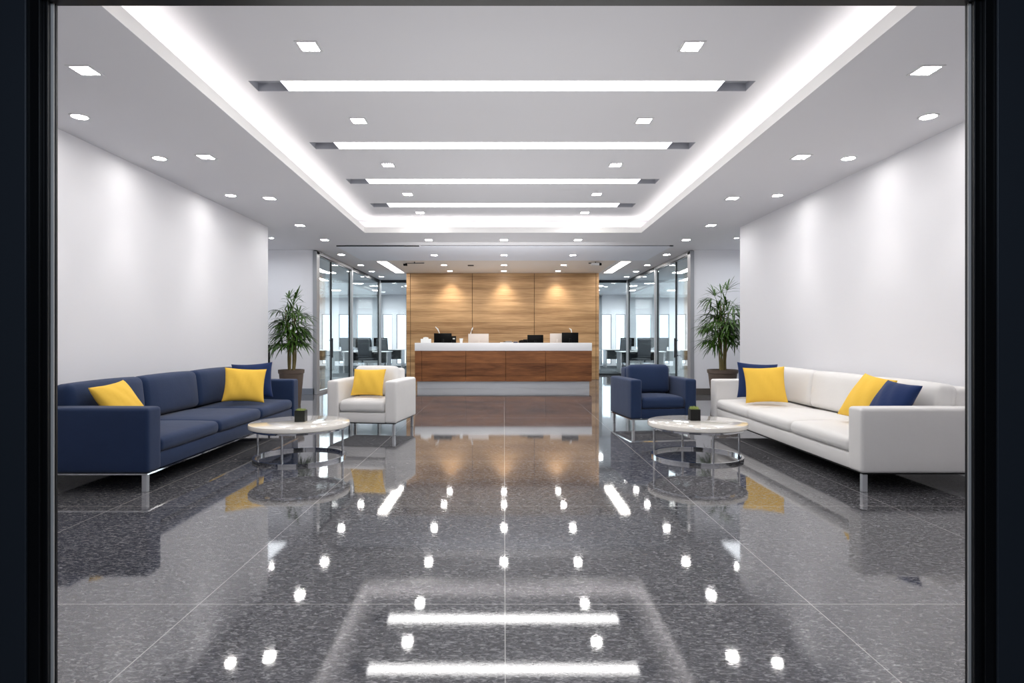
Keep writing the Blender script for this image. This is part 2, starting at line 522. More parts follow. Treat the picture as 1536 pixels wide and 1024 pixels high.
# ------------------------------------------------------------------ walls
bm = new(); box(bm, -6, -XW, YD - .02, YC, 0, H); struct('wall_left', bm, M['wall'], smooth=None)
bm = new(); box(bm, XW, 6, YD - .02, YC, 0, H); struct('wall_right', bm, M['wall'], smooth=None)
bm = new(); box(bm, -6, -5.7, YC, YA + .15, 0, H); struct('wall_alcove_left', bm, M['wall'], smooth=None)
bm = new(); box(bm, 5.7, 6, YC, YA + .15, 0, H); struct('wall_alcove_right', bm, M['wall'], smooth=None)
bm = new(); box(bm, -XO, -4.04, YA, YA + .15, 0, H); struct('wall_far_left', bm, M['wall'], smooth=None)
bm = new(); box(bm, 4.0, XO, YA, YA + .15, 0, H); struct('wall_far_right', bm, M['wall'], smooth=None)
bm = new(); box(bm, -5.7, -4.04, YA - .02, YA, 0, .13, .004); struct('baseboard_left', bm, M['baseboard'], smooth=None)
bm = new(); box(bm, 4.0, 5.7, YA - .02, YA, 0, .13, .004); struct('baseboard_right', bm, M['baseboard_dark'], smooth=None)
bm = new(); box(bm, -5.06, -4.99, YA - .03, YA - .001, .1, 1.06, .004); struct('dark_strip_1', bm, M['matte_black'], smooth=None)  # dark upright strip on the alcove back wall
bm = new(); box(bm, -XO - .2, -XO, YA, YO, 0, H); struct('wall_office_left', bm, M['wall'], smooth=None)
bm = new(); box(bm, XO, XO + .2, YA, YO, 0, H); struct('wall_office_right', bm, M['wall'], smooth=None)
bm = new(); box(bm, -2.5, 2.45, 17.62, 20.2, 0, H); struct('wall_core', bm, M['wall'], smooth=None)

# oak feature wall behind the reception
WX0, WX1, WY = -2.81, 2.735, 17.3
wf = thing('wall_back', None, None, kind='structure')
bm = new(); box(bm, WX0, WX1, WY + .02, WY + .3, 0, H - .005); part('backing', bm, M['groove'], wf, smooth=None)
def wx(px): return (px - 756) * WY / 900
edges = [610, 615.7, 708.5, 801.5, 894, 898]
for i in range(5):
    e0, e1 = wx(edges[i]), wx(edges[i + 1])
    g = .006
    bm = new(); box(bm, max(e0 + g, WX0), min(e1 - g, WX1), WY, WY + .03, 0.0, H - .006, .003, 1)
    part('oak_panel', bm, M['oak'], wf, smooth=None)
for s, xx in ((-1, WX0), (1, WX1)):
    bm = new(); box(bm, xx - .004 if s < 0 else xx - .012, xx + .012 if s < 0 else xx + .004, WY, WY + .3, 0, H - .006); part('edge_strip', bm, M['oak'], wf, smooth=None)

# office outer wall with tall windows
wins = []
for cxw, w in ((2.9, .5), (3.7, .5), (4.45, .42), (5.05, .42), (6.05, .68), (6.95, .44), (7.68, .44), (8.6, .6)):
    wins.append((cxw - w / 2, cxw + w / 2)); wins.append((-cxw - w / 2, -cxw + w / 2))
wins.sort()
WZ0, WZ1 = .08, 2.24
bm = new()
px = -XO
for a0, a1 in wins:
    box(bm, px, a0, YO, YO + .2, 0, H); px = a1
    box(bm, a0, a1, YO, YO + .2, 0, WZ0); box(bm, a0, a1, YO, YO + .2, WZ1, H)
box(bm, px, XO, YO, YO + .2, 0, H)
struct('wall_office_back', bm, M['wall'], smooth=None)
for i, (a0, a1) in enumerate(wins):
    r = thing('window_%d' % (i + 10), None, None, kind='structure')
    bm = new(); f = .03
    box(bm, a0, a0 + f, YO + .05, YO + .1, WZ0, WZ1); box(bm, a1 - f, a1, YO + .05, YO + .1, WZ0, WZ1)
    box(bm, a0 + f, a1 - f, YO + .05, YO + .1, WZ0, WZ0 + f); box(bm, a0 + f, a1 - f, YO + .05, YO + .1, WZ1 - f, WZ1)
    part('window_frame', bm, M['grey_metal'], r, smooth=None)
    bm = new(); box(bm, a0 + f, a1 - f, YO + .07, YO + .08, WZ0 + f, WZ1 - f); part('window_pane', bm, M['window_glass'], r, smooth=None)

# ------------------------------------------------------------------ entrance (dark frame round the view)
# front wall beyond the frame; an added dark box keeps sky light off it
bm = new()
box(bm, -6, -1.27, YD + .05, YD + .12, 0, H); box(bm, 1.31, 6, YD + .05, YD + .12, 0, H); box(bm, -1.27, 1.31, YD + .05, YD + .12, 2.2, H)
struct('wall_front', bm, M['wall'], smooth=None)
bm = new(); box(bm, -2.5, -2.4, -1.5, YD, 0, 2.7); struct('wall_light_block_left', bm, M['light_block'], smooth=None)
bm = new(); box(bm, 2.4, 2.5, -1.5, YD, 0, 2.7); struct('wall_light_block_right', bm, M['light_block'], smooth=None)
bm = new(); box(bm, -2.5, 2.5, -1.6, -1.5, 0, 2.7); struct('wall_light_block_back', bm, M['light_block'], smooth=None)
bm = new(); box(bm, -2.5, 2.5, -1.6, YD, 2.7, 2.8); struct('ceiling_light_block', bm, M['light_block'], smooth=None)

door = thing('door_1', None, None, kind='structure')
def jamb(s, cxp):
    """s=-1 left, +1 right; cxp: list of (edge offset from the axis, y0, y1, material, name)"""
    outer = 2.4
    prev = outer
    for (xe, y0, y1, m, nm, xo) in cxp:
        bm = new()
        xa, xb = (-xo, -xe) if s < 0 else (xe, xo)
        box(bm, xa, xb, y0, y1, 0, 2.40, .0015, 1)
        part(nm, bm, m, door, smooth=None)
L = [(718 * 1.50 / 900, 1.500, 1.508, M['panel_frame'], 'side_panel', 2.4),
     (697 * 1.508 / 900, 1.508, 1.518, M['black_frame'], 'jamb', 1.5),
     (685 * 1.518 / 900, 1.518, 1.530, M['black_frame'], 'jamb', 1.5),
     (676 * 1.530 / 900, 1.530, 1.536, M['edge_frame'], 'jamb_edge', 1.5),
     (671 * 1.540 / 900, 1.536, 1.545, M['black_frame'], 'jamb', 1.5)]
jamb(-1, L)
Rr = [(741 * 1.50 / 900, 1.500, 1.508, M['panel_frame'], 'side_panel', 2.4),
      (722 * 1.508 / 900, 1.508, 1.518, M['black_frame'], 'jamb', 1.5),
      (706 * 1.518 / 900, 1.518, 1.530, M['black_frame'], 'jamb', 1.5),
      (697 * 1.530 / 900, 1.530, 1.536, M['edge_frame'], 'jamb_edge', 1.5),
      (693 * 1.540 / 900, 1.536, 1.545, M['black_frame'], 'jamb', 1.5)]
jamb(1, Rr)
bm = new(); box(bm, -1.2, 1.24, 1.502, 1.546, 1.2 + 498 * 1.545 / 900, 2.7, .0015, 1); part('header', bm, M['black_frame'], door, smooth=None)

# ------------------------------------------------------------------ glazed partitions
def side_glazing(n, s, ys_, posts, thin, xw):
    g = thing('window_%d' % n, None, None, kind='structure')
    zt = H - .03
    y0, y1 = ys_
    X = lambda a, b: (min(s * a, s * b), max(s * a, s * b))
    x0, x1 = X(xw, xw + .06)
    bm = new(); box(bm, x0, x1, y0, y1, zt - .08, H - .004); part('header_rail', bm, M['dark_metal'], g, smooth=None)
    bm = new(); box(bm, x0 - .012, x1 + .012, y0, 13.2 + 2.6, zt - .05, H - .006); part('header_cover', bm, M['grey_metal'], g, smooth=None)
    bm = new(); box(bm, x0, x1, y0, y1, 0.0, .06); part('sill_rail', bm, M['grey_metal'], g, smooth=None)
    for (yy, w, m) in posts:
        bm = new(); box(bm, x0 - .012, x1 + .012, yy, yy + w, 0, H - .02, .004, 1); part('post', bm, M[m], g, smooth=None)
    for yy in thin:
        bm = new(); box(bm, x0 + .01, x1 - .01, yy, yy + .03, .06, zt - .08); part('mullion', bm, M['dark_metal'], g, smooth=None)
    ed = [y0 + .18] + list(thin) + [p[0] for p in posts[1:]]
    ed.sort()
    for i in range(len(ed) - 1):
        bm = new(); xm = s * (xw + .03); box(bm, xm - .006, xm + .006, ed[i] + .035, ed[i + 1] - .002, .06, zt - .08)
        p = part('glass_pane', bm, M['glass'], g, smooth=None)
    # pull handle and lock on the door leaf beside the mullion
    bm = new(); yy = thin[0] - .12
    xa = s * (xw - .045)
    tube(bm, [(xa, yy, .75), (xa, yy, 1.2)], .014, 10)
    tube(bm, [(xa, yy, .8), (s * (xw + .03), yy, .8)], .01, 8); tube(bm, [(xa, yy, 1.15), (s * (xw + .03), yy, 1.15)], .01, 8)
    part('door_handle', bm, M['dark_metal'], g)
    return g
side_glazing(1, -1, (YA + .0, YG), [(YA - .02, .2, 'grey_metal'), (15.75, .11, 'steel'), (YG - .10, .10, 'steel')], [13.95, 15.62, 19.2], XW)
side_glazing(2, 1, (YA + .0, YG), [(YA - .02, .2, 'grey_metal'), (15.75, .11, 'steel'), (YG - .10, .10, 'steel')], [13.95, 15.62, 19.2], XW - .02)
for n, xa, xb in ((3, -XW - .05, -2.5), (4, 2.45, XW + .03)):
    g = thing('window_%d' % n, None, None, kind='structure')
    bm = new(); box(bm, xa, xb, YG, YG + .05, H - .09, H - .004); part('header_rail', bm, M['dark_metal'], g, smooth=None)
    bm = new(); box(bm, xa, xb, YG, YG + .05, 0, .06); part('sill_rail', bm, M['dark_metal'], g, smooth=None)
    bm = new(); box(bm, xa, xb, YG + .02, YG + .032, .06, H - .09); part('glass_pane', bm, M['glass'], g, smooth=None)
    ex = xa if n == 3 else xb - .07
    bm = new(); box(bm, ex, ex + .07, YG - .012, YG + .06, 0, H - .02); part('post', bm, M['steel'], g, smooth=None)

# ------------------------------------------------------------------ downlights
def make_square(name, label, size, group, lens):
    r = thing(name, label, 'ceiling light', (0, 0, 0), 0, group)
    h = size / 2; o = h + .018
    bm = new()
    ring = [(-o, -o), (o, -o), (o, o), (-o, o)]; inn = [(-h, -h), (h, -h), (h, h), (-h, h)]
    for i in range(4):
        j = (i + 1) % 4
        quad(bm, [ring[i] + (-.006,), ring[j] + (-.006,), inn[j] + (-.006,), inn[i] + (-.006,)])
        quad(bm, [ring[i] + (-.006,), ring[j] + (-.006,), ring[j] + (0,), ring[i] + (0,)])
        quad(bm, [inn[i] + (-.006,), inn[j] + (-.006,), inn[j] + (0,), inn[i] + (0,)])
    part('trim_ring', bm, M['ring'], r, smooth=None)
    bm = new(); quad(bm, [(-h, -h, -.003), (h, -h, -.003), (h, h, -.003), (-h, h, -.003)])
    part('lens', bm, lens, r, smooth=None)
    return r
def make_round(name, label, rad, group):
    r = thing(name, label, 'ceiling light', (0, 0, 0), 0, group)
    bm = new(); lathe(bm, [(rad, 0), (rad, -.006), (rad + .015, -.006), (rad + .017, 0)], 32, caps=False); part('trim_ring', bm, M['ring'], r)
    bm = new(); lathe(bm, [(rad, -.003), (.0001, -.003)], 32, caps=False); part('lens', bm, M['light_round'], r, smooth=None)
    return r
proto = {}
def square(label, x, y, z, size=.13, group=None, lens='light', name='square_downlight'):
    k = (name, size, lens)
    if k not in proto:
        proto[k] = make_square(name, label, size, group, M[lens]); proto[k].location = (x, y, z); return proto[k]
    return repeat(proto[k], label, (x, y, z), 0, group)

for i in range(5):
    y = 4.44 + 1.52 * i - (.2 if i == 4 else 0)
    for s in (-1, 1):
        square('square downlight in the raised ceiling tray, %s from the entrance in the %s-hand column' % (ordinal(i), 'left' if s < 0 else 'right'), (-1.445 if s < 0 else 1.39), y, HU, .13, 'square downlights in the raised tray')
for i, (y, xl, xr) in enumerate(((4.21, -2.94, 2.96), (6.22, -3.09, 3.08), (8.06, -3.15, 3.07), (10.0, -3.40, 3.45), (11.47, -3.43, 3.48))):
    for s in (-1, 1):
        square('square downlight in the lower ceiling border, %s sofa side, %s from entrance' % ('navy' if s < 0 else 'white', ordinal(i)), xl if s < 0 else xr, y, H, .13, 'square downlights in the lower ceiling border')
rp = None
for i, y in enumerate((5.09, 6.27, 7.9)):
    for s in (-1, 1):
        lb = 'round downlight close to the wall behind the %s sofa, %s from the entrance' % ('navy' if s < 0 else 'white', ordinal(i))
        if rp is None:
            rp = make_round('round_downlight', lb, .062, 'round wall-washing downlights'); rp.location = (s * 3.6, y, H)
        else:
            repeat(rp, lb, (s * 3.6, y, H), 0, 'round wall-washing downlights')
for y, where, n in ((11.47, 'in the ceiling behind the tray', 0), (13.5, 'in the pale ceiling panel', 1), (15.4, 'in the soffit over the reception desk', 2), (16.75, 'in the soffit against the oak wall', 3)):
    for x, c_ in ((-1.60 + .03 * n, 'left'), (0, 'middle'), (1.57 - .02 * n, 'right')):
        z = H - (.012 if n == 1 else .004 if n > 1 else 0)
        square('square downlight %s, %s of three in its row' % (where, c_), x if n else x * .9, y, z, .13, 'square downlights in rows of three towards the reception')
for i, y in enumerate((13.5, 15.45, 16.9, 18.35)):
    for s in (-1, 1):
        square('square downlight along the %s-hand glass partition, %s from alcove' % ('left' if s < 0 else 'right', ordinal(i)), s * (3.66 + .03 * i), y, H, .13, 'square downlights along the glass partitions')
for s in (-1, 1):
    square('tiny square downlight in the ceiling above the %s-hand potted palm' % ('left' if s < 0 else 'right'), s * 4.36, 11.25, H, .07, 'small downlights above the palms', name='small_downlight')
for i, (x, y) in enumerate(((5.0, 14.4), (6.6, 14.4), (5.0, 17.2), (6.6, 17.2), (5.0, 20.6), (6.6, 20.6), (3.4, 21.6), (3.4, 23.8), (5.0, 23.6), (6.6, 23.6))):
    for s in (-1, 1):
        square('square office downlight seen through the %s-hand glass, %s nearest the lobby' % ('left' if s < 0 else 'right', (['first', 'second', 'third', 'fourth', 'fifth', 'sixth', 'seventh', 'eighth', 'ninth', 'tenth'])[i]), s * x, y, H, .30, 'square office ceiling lights behind the glass', lens='office_light', name='office_downlight')
# linear ceiling lights either side of the oak wall and in the offices
def linear(label, x, y0, y1, w, z, name='linear_ceiling_light', lens='linear_light', group=None):
    r = thing(name, label, 'ceiling light', (x, (y0 + y1) / 2, z), 0, group)
    h = (y1 - y0) / 2
    bm = new()
    box(bm, -w / 2 - .02, -w / 2, -h - .02, h + .02, -.012, 0); box(bm, w / 2, w / 2 + .02, -h - .02, h + .02, -.012, 0)
    box(bm, -w / 2, w / 2, -h - .02, -h, -.012, 0); box(bm, -w / 2, w / 2, h, h + .02, -.012, 0)
    part('trim_frame', bm, M['ring'], r, smooth=None)
    bm = new(); box(bm, -w / 2, w / 2, -h, h, -.008, -.001); part('diffuser', bm, M[lens], r, smooth=None)
    return r
linear('warm white linear ceiling light to the left of the oak wall', -2.98, 14.65, 17.2, .24, H, group='linear lights beside the oak wall')
linear('warm white linear ceiling light to the right of the oak wall', 2.98, 14.65, 17.2, .24, H, group='linear lights beside the oak wall')
linear('long linear office light behind the left-hand glass partition', -5.8, 15.2, 19.6, .16, H, 'office_linear_light', 'office_light', 'linear office lights')
linear('long linear office light behind the right-hand glass partition', 5.8, 15.2, 19.6, .16, H, 'office_linear_light', 'office_light', 'linear office lights')

# air diffusers and small ceiling devices
r = thing('slot_diffuser', 'long black linear air slot in the ceiling beyond the tray, on the navy sofa side', 'air vent', (0, 12.2, H))
bm = new(); box(bm, -3.40, -1.72, -.035, .0, -.02, 0); part('frame', bm, M['matte_black'], r, smooth=None)
bm = new(); box(bm, -3.22, -2.02, -.055, -.037, -.02, 0); part('blade', bm, M['dark_metal'], r, smooth=None)
r = thing('slot_diffuser', 'thin dark air slot in the ceiling beyond the tray, on the white sofa side', 'air vent', (0, 12.2, H))
bm = new(); box(bm, -1.70, 3.43, -.014, .0, -.008, 0); part('frame', bm, M['dark_metal'], r, smooth=None)
bm = new(); box(bm, 3.36, 3.43, -.05, -.016, -.02, 0); part('end_cap', bm, M['dark_metal'], r, smooth=None)
r = thing('ceiling_camera', 'small black camera on a thin bar under the ceiling, left of the reception', 'camera', (0, 14.75, H - .004))
bm = new(); tube(bm, [(-2.42, 0, -.04), (-1.96, 0, -.03)], .009, 8); tube(bm, [(-2.2, 0, -.04), (-2.2, 0, 0)], .012, 8); part('bar', bm, M['dark_metal'], r)
bm = new(); box(bm, -2.47, -2.38, -.06, .05, -.10, -.05, .01); tube(bm, [(-2.425, -.06, -.078), (-2.425, -.09, -.082)], .02, 10); part('head', bm, M['black'], r)
r = thing('ceiling_projector', 'small pale projector with a black lens under the ceiling, right of the reception', 'projector', (0, 14.75, H - .004))
bm = new(); box(bm, 2.14, 2.36, -.07, .07, -.085, -.035, .01); part('body', bm, M['ring'], r)
bm = new(); tube(bm, [(2.08, 0, -.035), (2.36, 0, -.03)], .012, 8); tube(bm, [(2.25, 0, -.035), (2.25, 0, 0)], .012, 8); part('bar', bm, M['dark_metal'], r)
bm = new(); box(bm, 2.33, 2.39, -.08, -.02, -.095, -.035, .012); part('lens', bm, M['black'], r)
r = tag(part('ceiling_sensor', box(new(), -.93, -.78, 15.38, 15.5, H - .02, H - .004, .003), M['matte_black'], None, None), 'small black rectangular sensor in the soffit above the desk', 'sensor')

# ------------------------------------------------------------------ reception counter
CY = 14.2
def cx_(px, y=CY): return (px - 756) * y / 900
rc = thing('reception_counter', 'long reception counter with walnut front, thick white top and steel plinth', 'reception desk', (0, CY, 0))
X0, X1 = cx_(622), cx_(888)
bm = new(); box(bm, X0, X1, 0, .42, .90, 1.088, .006, 2); part('countertop', bm, M['solid_white'], rc, label='thick white countertop')
eds = [622, 632.6, 698.6, 758.6, 818.3, 888]
for i in range(5):
    bm = new(); box(bm, cx_(eds[i]) + .003, cx_(eds[i + 1]) - .003, .012, .04, .175, .897, .002, 1); part('front_panel', bm, M['walnut'], rc, smooth=None)
bm = new(); box(bm, X0 + .01, X1 - .01, .041, .40, .18, .895); part('carcass', bm, M['groove'], rc, smooth=None)
bm = new(); box(bm, X0 + .05, X1 - .05, .09, .36, 0, .176); part('plinth', bm, M['steel'], rc, smooth=None, label='brushed steel plinth')
bm = new(); box(bm, X0 + .02, X1 - .02, .42, 1.1, .70, .74, .003, 1); part('work_surface', bm, M['walnut'], rc, smooth=None)
for xx in (X0 + .02, X1 - .06):
    bm = new(); box(bm, xx, xx + .04, .42, 1.08, 0, .70); part('side_panel', bm, M['walnut'], rc, smooth=None)

MY = 14.9
def monitor(label, x0p, x1p, ytop, mt, skew=0.0, my=MY, name='monitor'):
    x0, x1 = (x0p - 756) * my / 900, (x1p - 756) * my / 900
    zt = 1.2 + (507 - ytop) * my / 900
    r = thing(name, label, 'monitor', ((x0 + x1) / 2, my, .742), R(skew))
    w = (x1 - x0); z = zt - .742
    hgt = .36
    bm = new(); box(bm, -w / 2, w / 2, -.02, .012, z - hgt, z, .006, 2); hs = part('housing', bm, mt, r)
    bm = new(); quad(bm, [(-w / 2 + .012, .0135, z - hgt + .012), (w / 2 - .012, .0135, z - hgt + .012), (w / 2 - .012, .0135, z - .012), (-w / 2 + .012, .0135, z - .012)]); part('screen', bm, M['matte_black'], hs, smooth=None)
    bm = new(); box(bm, -.03, .03, -.045, -.021, .01, z - hgt * .4, .005); box(bm, -w * .25, w * .25, -.10, .10, 0, .012, .004); part('stand', bm, mt, r)
    return r
monitor('black monitor near the tissue box, leftmost behind the reception counter', 651, 677.5, 499.6, M['black'])
monitor('wide off-white monitor back standing between the cup and the magazines', 702.5, 733, 500.5, M['offwhite'])
monitor('low black monitor right beside the black desk phone on the counter', 791, 815, 502, M['black'])
monitor('narrow off-white monitor half hidden by the rightmost black monitor', 825, 845, 500, M['offwhite'], my=15.0)
monitor('tallest black monitor, rightmost behind the reception counter', 842.7, 867.5, 498.6, M['black'], my=14.85)
# small box device by the first monitor
r = thing('desk_device', 'small black box with a pale display beside the leftmost black monitor', 'device', ((680 - 756) * 15 / 900, 15.0, .742))
bm = new(); box(bm, -.07, .07, -.06, .06, 0, .51, .006); bd = part('body', bm, M['black'], r)
bm = new(); box(bm, -.01, .045, -.064, -.06, .43, .46); part('display', bm, M['white_plastic'], bd, smooth=None)

def desk_lamp(label, pts, base):
    r = thing('desk_lamp', label, 'lamp', (base[0], base[1], .742), 0, 'slim white desk lamps')
    bm = new(); lathe(bm, [(.07, 0), (.07, .012), (.02, .02)], 24); part('base', bm, M['white_plastic'], r)
    pp = [Vector(((x - 756) * base[1] / 900 - base[0], 0, 1.2 + (507 - y) * base[1] / 900 - .74)) for x, y in pts]
    full = [Vector((0, 0, .015)), Vector((0, 0, .25))] + pp
    n = len(full)
    bm = new(); tube(bm, full, [.012] * (n - 2) + [.018, .008], 10); part('neck', bm, M['white_plastic'], r)
def lx(p): return (p - 756) * 15.1 / 900
desk_lamp('curved white desk lamp rising behind the leftmost black monitor', [(659.5, 502), (658.5, 498), (656.5, 493.5), (653, 490)], (lx(660), 15.1))
desk_lamp('curved white desk lamp rising behind the wide off-white monitor', [(705.5, 503), (706.5, 498), (708, 494), (709.5, 491)], (lx(705), 15.1))
desk_lamp('curved white desk lamp rising behind the rightmost black monitor', [(857.5, 502), (857.3, 497.5), (856.6, 494.5), (854, 492.3)], (lx(857), 15.1))

SY = 14.40
def sx(p): return (p - 756) * SY / 900
r = thing('tissue_box', 'white tissue box on the left end of the reception counter', 'tissue box', (sx(639), SY, 1.088))
bm = new(); box(bm, -.12, .12, -.06, .06, 0, .095, .006); part('carton', bm, M['white_plastic'], r)
bm = new()
for k in range(3):
    cushion(bm, .07, .05, .05, .02, loc=(-.035 + .03 * k, 0, .106 + .006 * (k == 1)), n=2)
part('tissue', bm, M['paper'], r)
r = tag(part('paper_cup', lathe(new(), [(.030, 0), (.043, .105), (.046, .106), (.040, .104), (.028, .006)], 24, (0, 0, 0)), M['white_plastic']), 'white paper cup between the black and the off-white monitors', 'cup')
r.location = (sx(691.8), SY, 1.088)
mags = [('open magazine with white pages lying flat on the counter', 760, .30, .21, M['paper'], 4, .012, 1.088),
        ('dark-covered magazine lying under the folded brochures', 768, .26, .19, M['ink'], -7, .014, 1.1015),
        ('white leaflet on top of the dark-covered magazine', 765, .16, .11, M['paper'], 12, .010, 1.1175),
        ('small stack of folded brochures beside the black desk phone', 773.5, .10, .14, M['paper'], -3, .030, 1.088)]
mags[1] = ('dark-covered magazine lying on the open white magazine', 762, .20, .17, M['ink'], -7, .014, 1.1015)
mags[2] = ('white leaflet on top of the dark-covered magazine', 763, .13, .11, M['paper'], 12, .010, 1.1175)
for lb, px_, w, dd, mt, rot, th, z in mags:
    nm = 'leaflet' if 'leaflet' in lb else 'brochure_bundle' if 'brochures' in lb else 'magazine'
    r = thing(nm, lb, 'magazine' if nm == 'magazine' else 'papers', (sx(px_), SY, z), R(rot))
    bm = new(); box(bm, -w / 2, w / 2, -dd / 2, dd / 2, 0, th - .002, .001, 1); part('pages', bm, M['paper'] if mt is M['paper'] and nm != 'brochure_bundle' else M['ink'], r, smooth=None)
    bm = new(); box(bm, -w / 2 - .002, w / 2 + .002, -dd / 2 - .002, dd / 2 + .002, th - .0019, th); part('cover', bm, mt, r, smooth=None)
r = thing('desk_phone', 'black desk phone on the counter beside the low black monitor', 'telephone', (sx(785), SY + .05, 1.088))
bm = new(); box(bm, -.11, .11, -.08, .08, 0, .03, .006)
part('base', bm, M['black'], r)
bm = new(); box(bm, -.105, .0, -.02, .07, .031, .055, .006); box(bm, .0, .105, -.02, .07, .031, .082, .006); part('keypad', bm, M['matte_black'], r)
bm = new(); tube(bm, [(-.09, -.05, .045), (-.05, -.05, .055), (.05, -.05, .055), (.09, -.05, .045)], .013, 10); part('handset', bm, M['black'], r)

# ------------------------------------------------------------------ sofas and armchairs
def make_sofa(name, label, fab, L_, D_, seats, arm_w=.19, arm_h=.655, back_h=.80, group=None, seat_z=.395, pip=True):
    r = thing(name, label, 'sofa' if seats > 1 else 'armchair', (0, 0, 0), 0, group)
    z0 = .15
    hx_ = L_ / 2
    for s in (-1, 1):
        bm = new(); cushion(bm, arm_w, D_, arm_h - z0, .028, loc=(s * (hx_ - arm_w / 2), 0, (arm_h + z0) / 2), crown=.004)
        part('arm', bm, fab, r, 60)
    iw = L_ - 2 * arm_w
    bm = new(); box(bm, -iw / 2 - .002, iw / 2 + .002, -D_ / 2 + .02, D_ / 2 - .02, z0, z0 + .125, .012, 2); part('seat_base', bm, fab, r)
    bm = new(); cushion(bm, iw + (.0 if seats == 1 else .0), .22, back_h - .005 - z0, .04, loc=(0, D_ / 2 - .112, (back_h - .005 + z0) / 2)); part('back_frame', bm, fab, r, 60)
    w = iw / seats
    sd = D_ - .30
    for k in range(seats):
        xc = -iw / 2 + w * (k + .5)
        bm = new(); cushion(bm, w - .006, sd, seat_z - z0 - .125, .045, crown=.03, loc=(xc, -D_ / 2 + .012 + sd / 2, (seat_z + z0 + .125) / 2 + .001), front=.012); part('seat_cushion', bm, fab, r, 60)
        bh = back_h - seat_z + .005
        rot = Matrix.Rotation(R(-6), 3, 'X')
        bm = new(); cushion(bm, w - .008, .17, bh, .06, loc=(xc, D_ / 2 - .285, seat_z + bh / 2 + .018), rot=rot, front=.035, crown=.012); part('back_cushion', bm, fab, r, 60)
    # slim metal rail and legs
    bm = new(); e = .004
    if not pip:
        box(bm, -hx_ + .03, hx_ - .03, -D_ / 2 + .03, D_ / 2 - .03, z0 - .012, z0 - .001)
        part('base_panel', bm, M['matte_black'], r, smooth=None); bm = new()
    if pip:
        box(bm, -hx_ + e, hx_ - e, -D_ / 2 + e, -D_ / 2 + .03, z0 - .012, z0 - .0005); box(bm, -hx_ + e, hx_ - e, D_ / 2 - .03, D_ / 2 - e, z0 - .012, z0 - .0005)
        box(bm, -hx_ + e, -hx_ + .03, -D_ / 2 + .03, D_ / 2 - .03, z0 - .012, z0 - .0005); box(bm, hx_ - .03, hx_ - e, -D_ / 2 + .03, D_ / 2 - .03, z0 - .012, z0 - .0005)
        part('base_rail', bm, M['chrome'], r, smooth=None, label='thin chrome rail')
    else:
        bm.free()
    for a in (-1, 1):
        for b in (-1, 1):
            bm = new(); x, y = a * (hx_ - .045), b * (D_ / 2 - .045)
            lw = .020 if seats > 1 else .016
            box(bm, x - lw, x + lw, y - lw, y + lw, 0, z0 - .013, .003, 1); part('leg', bm, M['steel'], r, label='polished metal leg')
    return r
s1 = make_sofa('sofa', 'long navy three-seat sofa against the left wall on metal legs', M['navy'], 3.41, 1.10, 3)
s1.location = (-2.76 - .55, 6.355, 0); s1.rotation_euler = (0, 0, R(90))
s2 = make_sofa('sofa', 'long white three-seat sofa against the right wall on metal legs', M['white_fabric'], 3.41, 1.10, 3, pip=False)
s2.location = (2.77 + .55, 6.355, 0); s2.rotation_euler = (0, 0, R(-90))
c1 = make_sofa('armchair', 'white armchair holding a yellow pillow, beside the left coffee table', M['white_fabric'], .90, .86, 1, pip=False, arm_w=.15, arm_h=.67, back_h=.80, seat_z=.42)
th = R(-8)
c1.location = (-1.71, 7.86, 0); c1.rotation_euler = (0, 0, th)
c2 = make_sofa('armchair', 'empty navy armchair standing between the right coffee table and the glass', M['navy'], .90, .86, 1, arm_w=.15, arm_h=.66, back_h=.80, seat_z=.42)
c2.location = (2.03, 8.25, 0); c2.rotation_euler = (0, 0, R(8))

def pillow(label, fab, loc, yaw, tilt, roll, w=.46, h=.46, t=.17, group=None):
    bm = new(); n = 18
    top, bot = [], []
    for i in range(n + 1):
        rt, rb = [], []
        for j in range(n + 1):
            u = -1 + 2 * i / n; v = -1 + 2 * j / n
            # sample more densely near the edges
            u = math.sin(u * PI / 2); v = math.sin(v * PI / 2)
            x = u * w / 2 * (1 - .085 * (1 - v * v)); z = v * h / 2 * (1 - .085 * (1 - u * u))
            f = (max(0, 1 - u * u) * max(0, 1 - v * v)) ** .42
            y = t / 2 * f
            wr = .006 * math.sin(9 * u + 4 * v) * f
            rt.append(bm.verts.new((x, -y + wr, z))); rb.append(bm.verts.new((x, y + wr, z)))
        top.append(rt); bot.append(rb)
    for g in (top, bot):
        for i in range(n):
            for j in range(n):
                bm.faces.new((g[i][j], g[i + 1][j], g[i + 1][j + 1], g[i][j + 1]))
    bmesh.ops.remove_doubles(bm, verts=bm.verts[:], dist=1e-4)
    o = part('throw_pillow', bm, fab, None, 60)
    Mx = Matrix.Rotation(R(yaw), 4, 'Z') @ Matrix.Rotation(R(tilt), 4, 'X') @ Matrix.Rotation(R(roll), 4, 'Y')
    o.matrix_world = Matrix.Translation(loc) @ Mx
    tag(o, label, 'pillow', group)
    return o
# yaw 0 faces the camera; positive tilt leans the top back
pillow('yellow pillow tucked behind the near arm of the navy sofa', M['yellow'], (-3.27, 5.13, .63), 84, -34, -6, w=.42, h=.44)
pillow('yellow pillow upright at the far end of the navy sofa', M['yellow'], (-3.07, 7.10, .645), 22, -22, 4, w=.46, h=.42)
pillow('navy pillow behind the yellow one at the far end of the navy sofa', M['navy_pillow'], (-3.13, 7.46, .67), 14, -14, -3, w=.48, h=.45)
pillow('navy pillow in the far corner of the white sofa', M['navy_pillow'], (3.15, 7.46, .67), -10, -14, 3, w=.48, h=.45)
pillow('yellow pillow leaning on the navy pillow at the far end of the white sofa', M['yellow'], (3.08, 7.08, .65), -18, -20, -3, w=.46, h=.44)
pillow('yellow pillow leaning on the back of the white sofa near its front arm', M['yellow'], (3.28, 5.43, .66), -80, -33, 7, w=.40, h=.46)
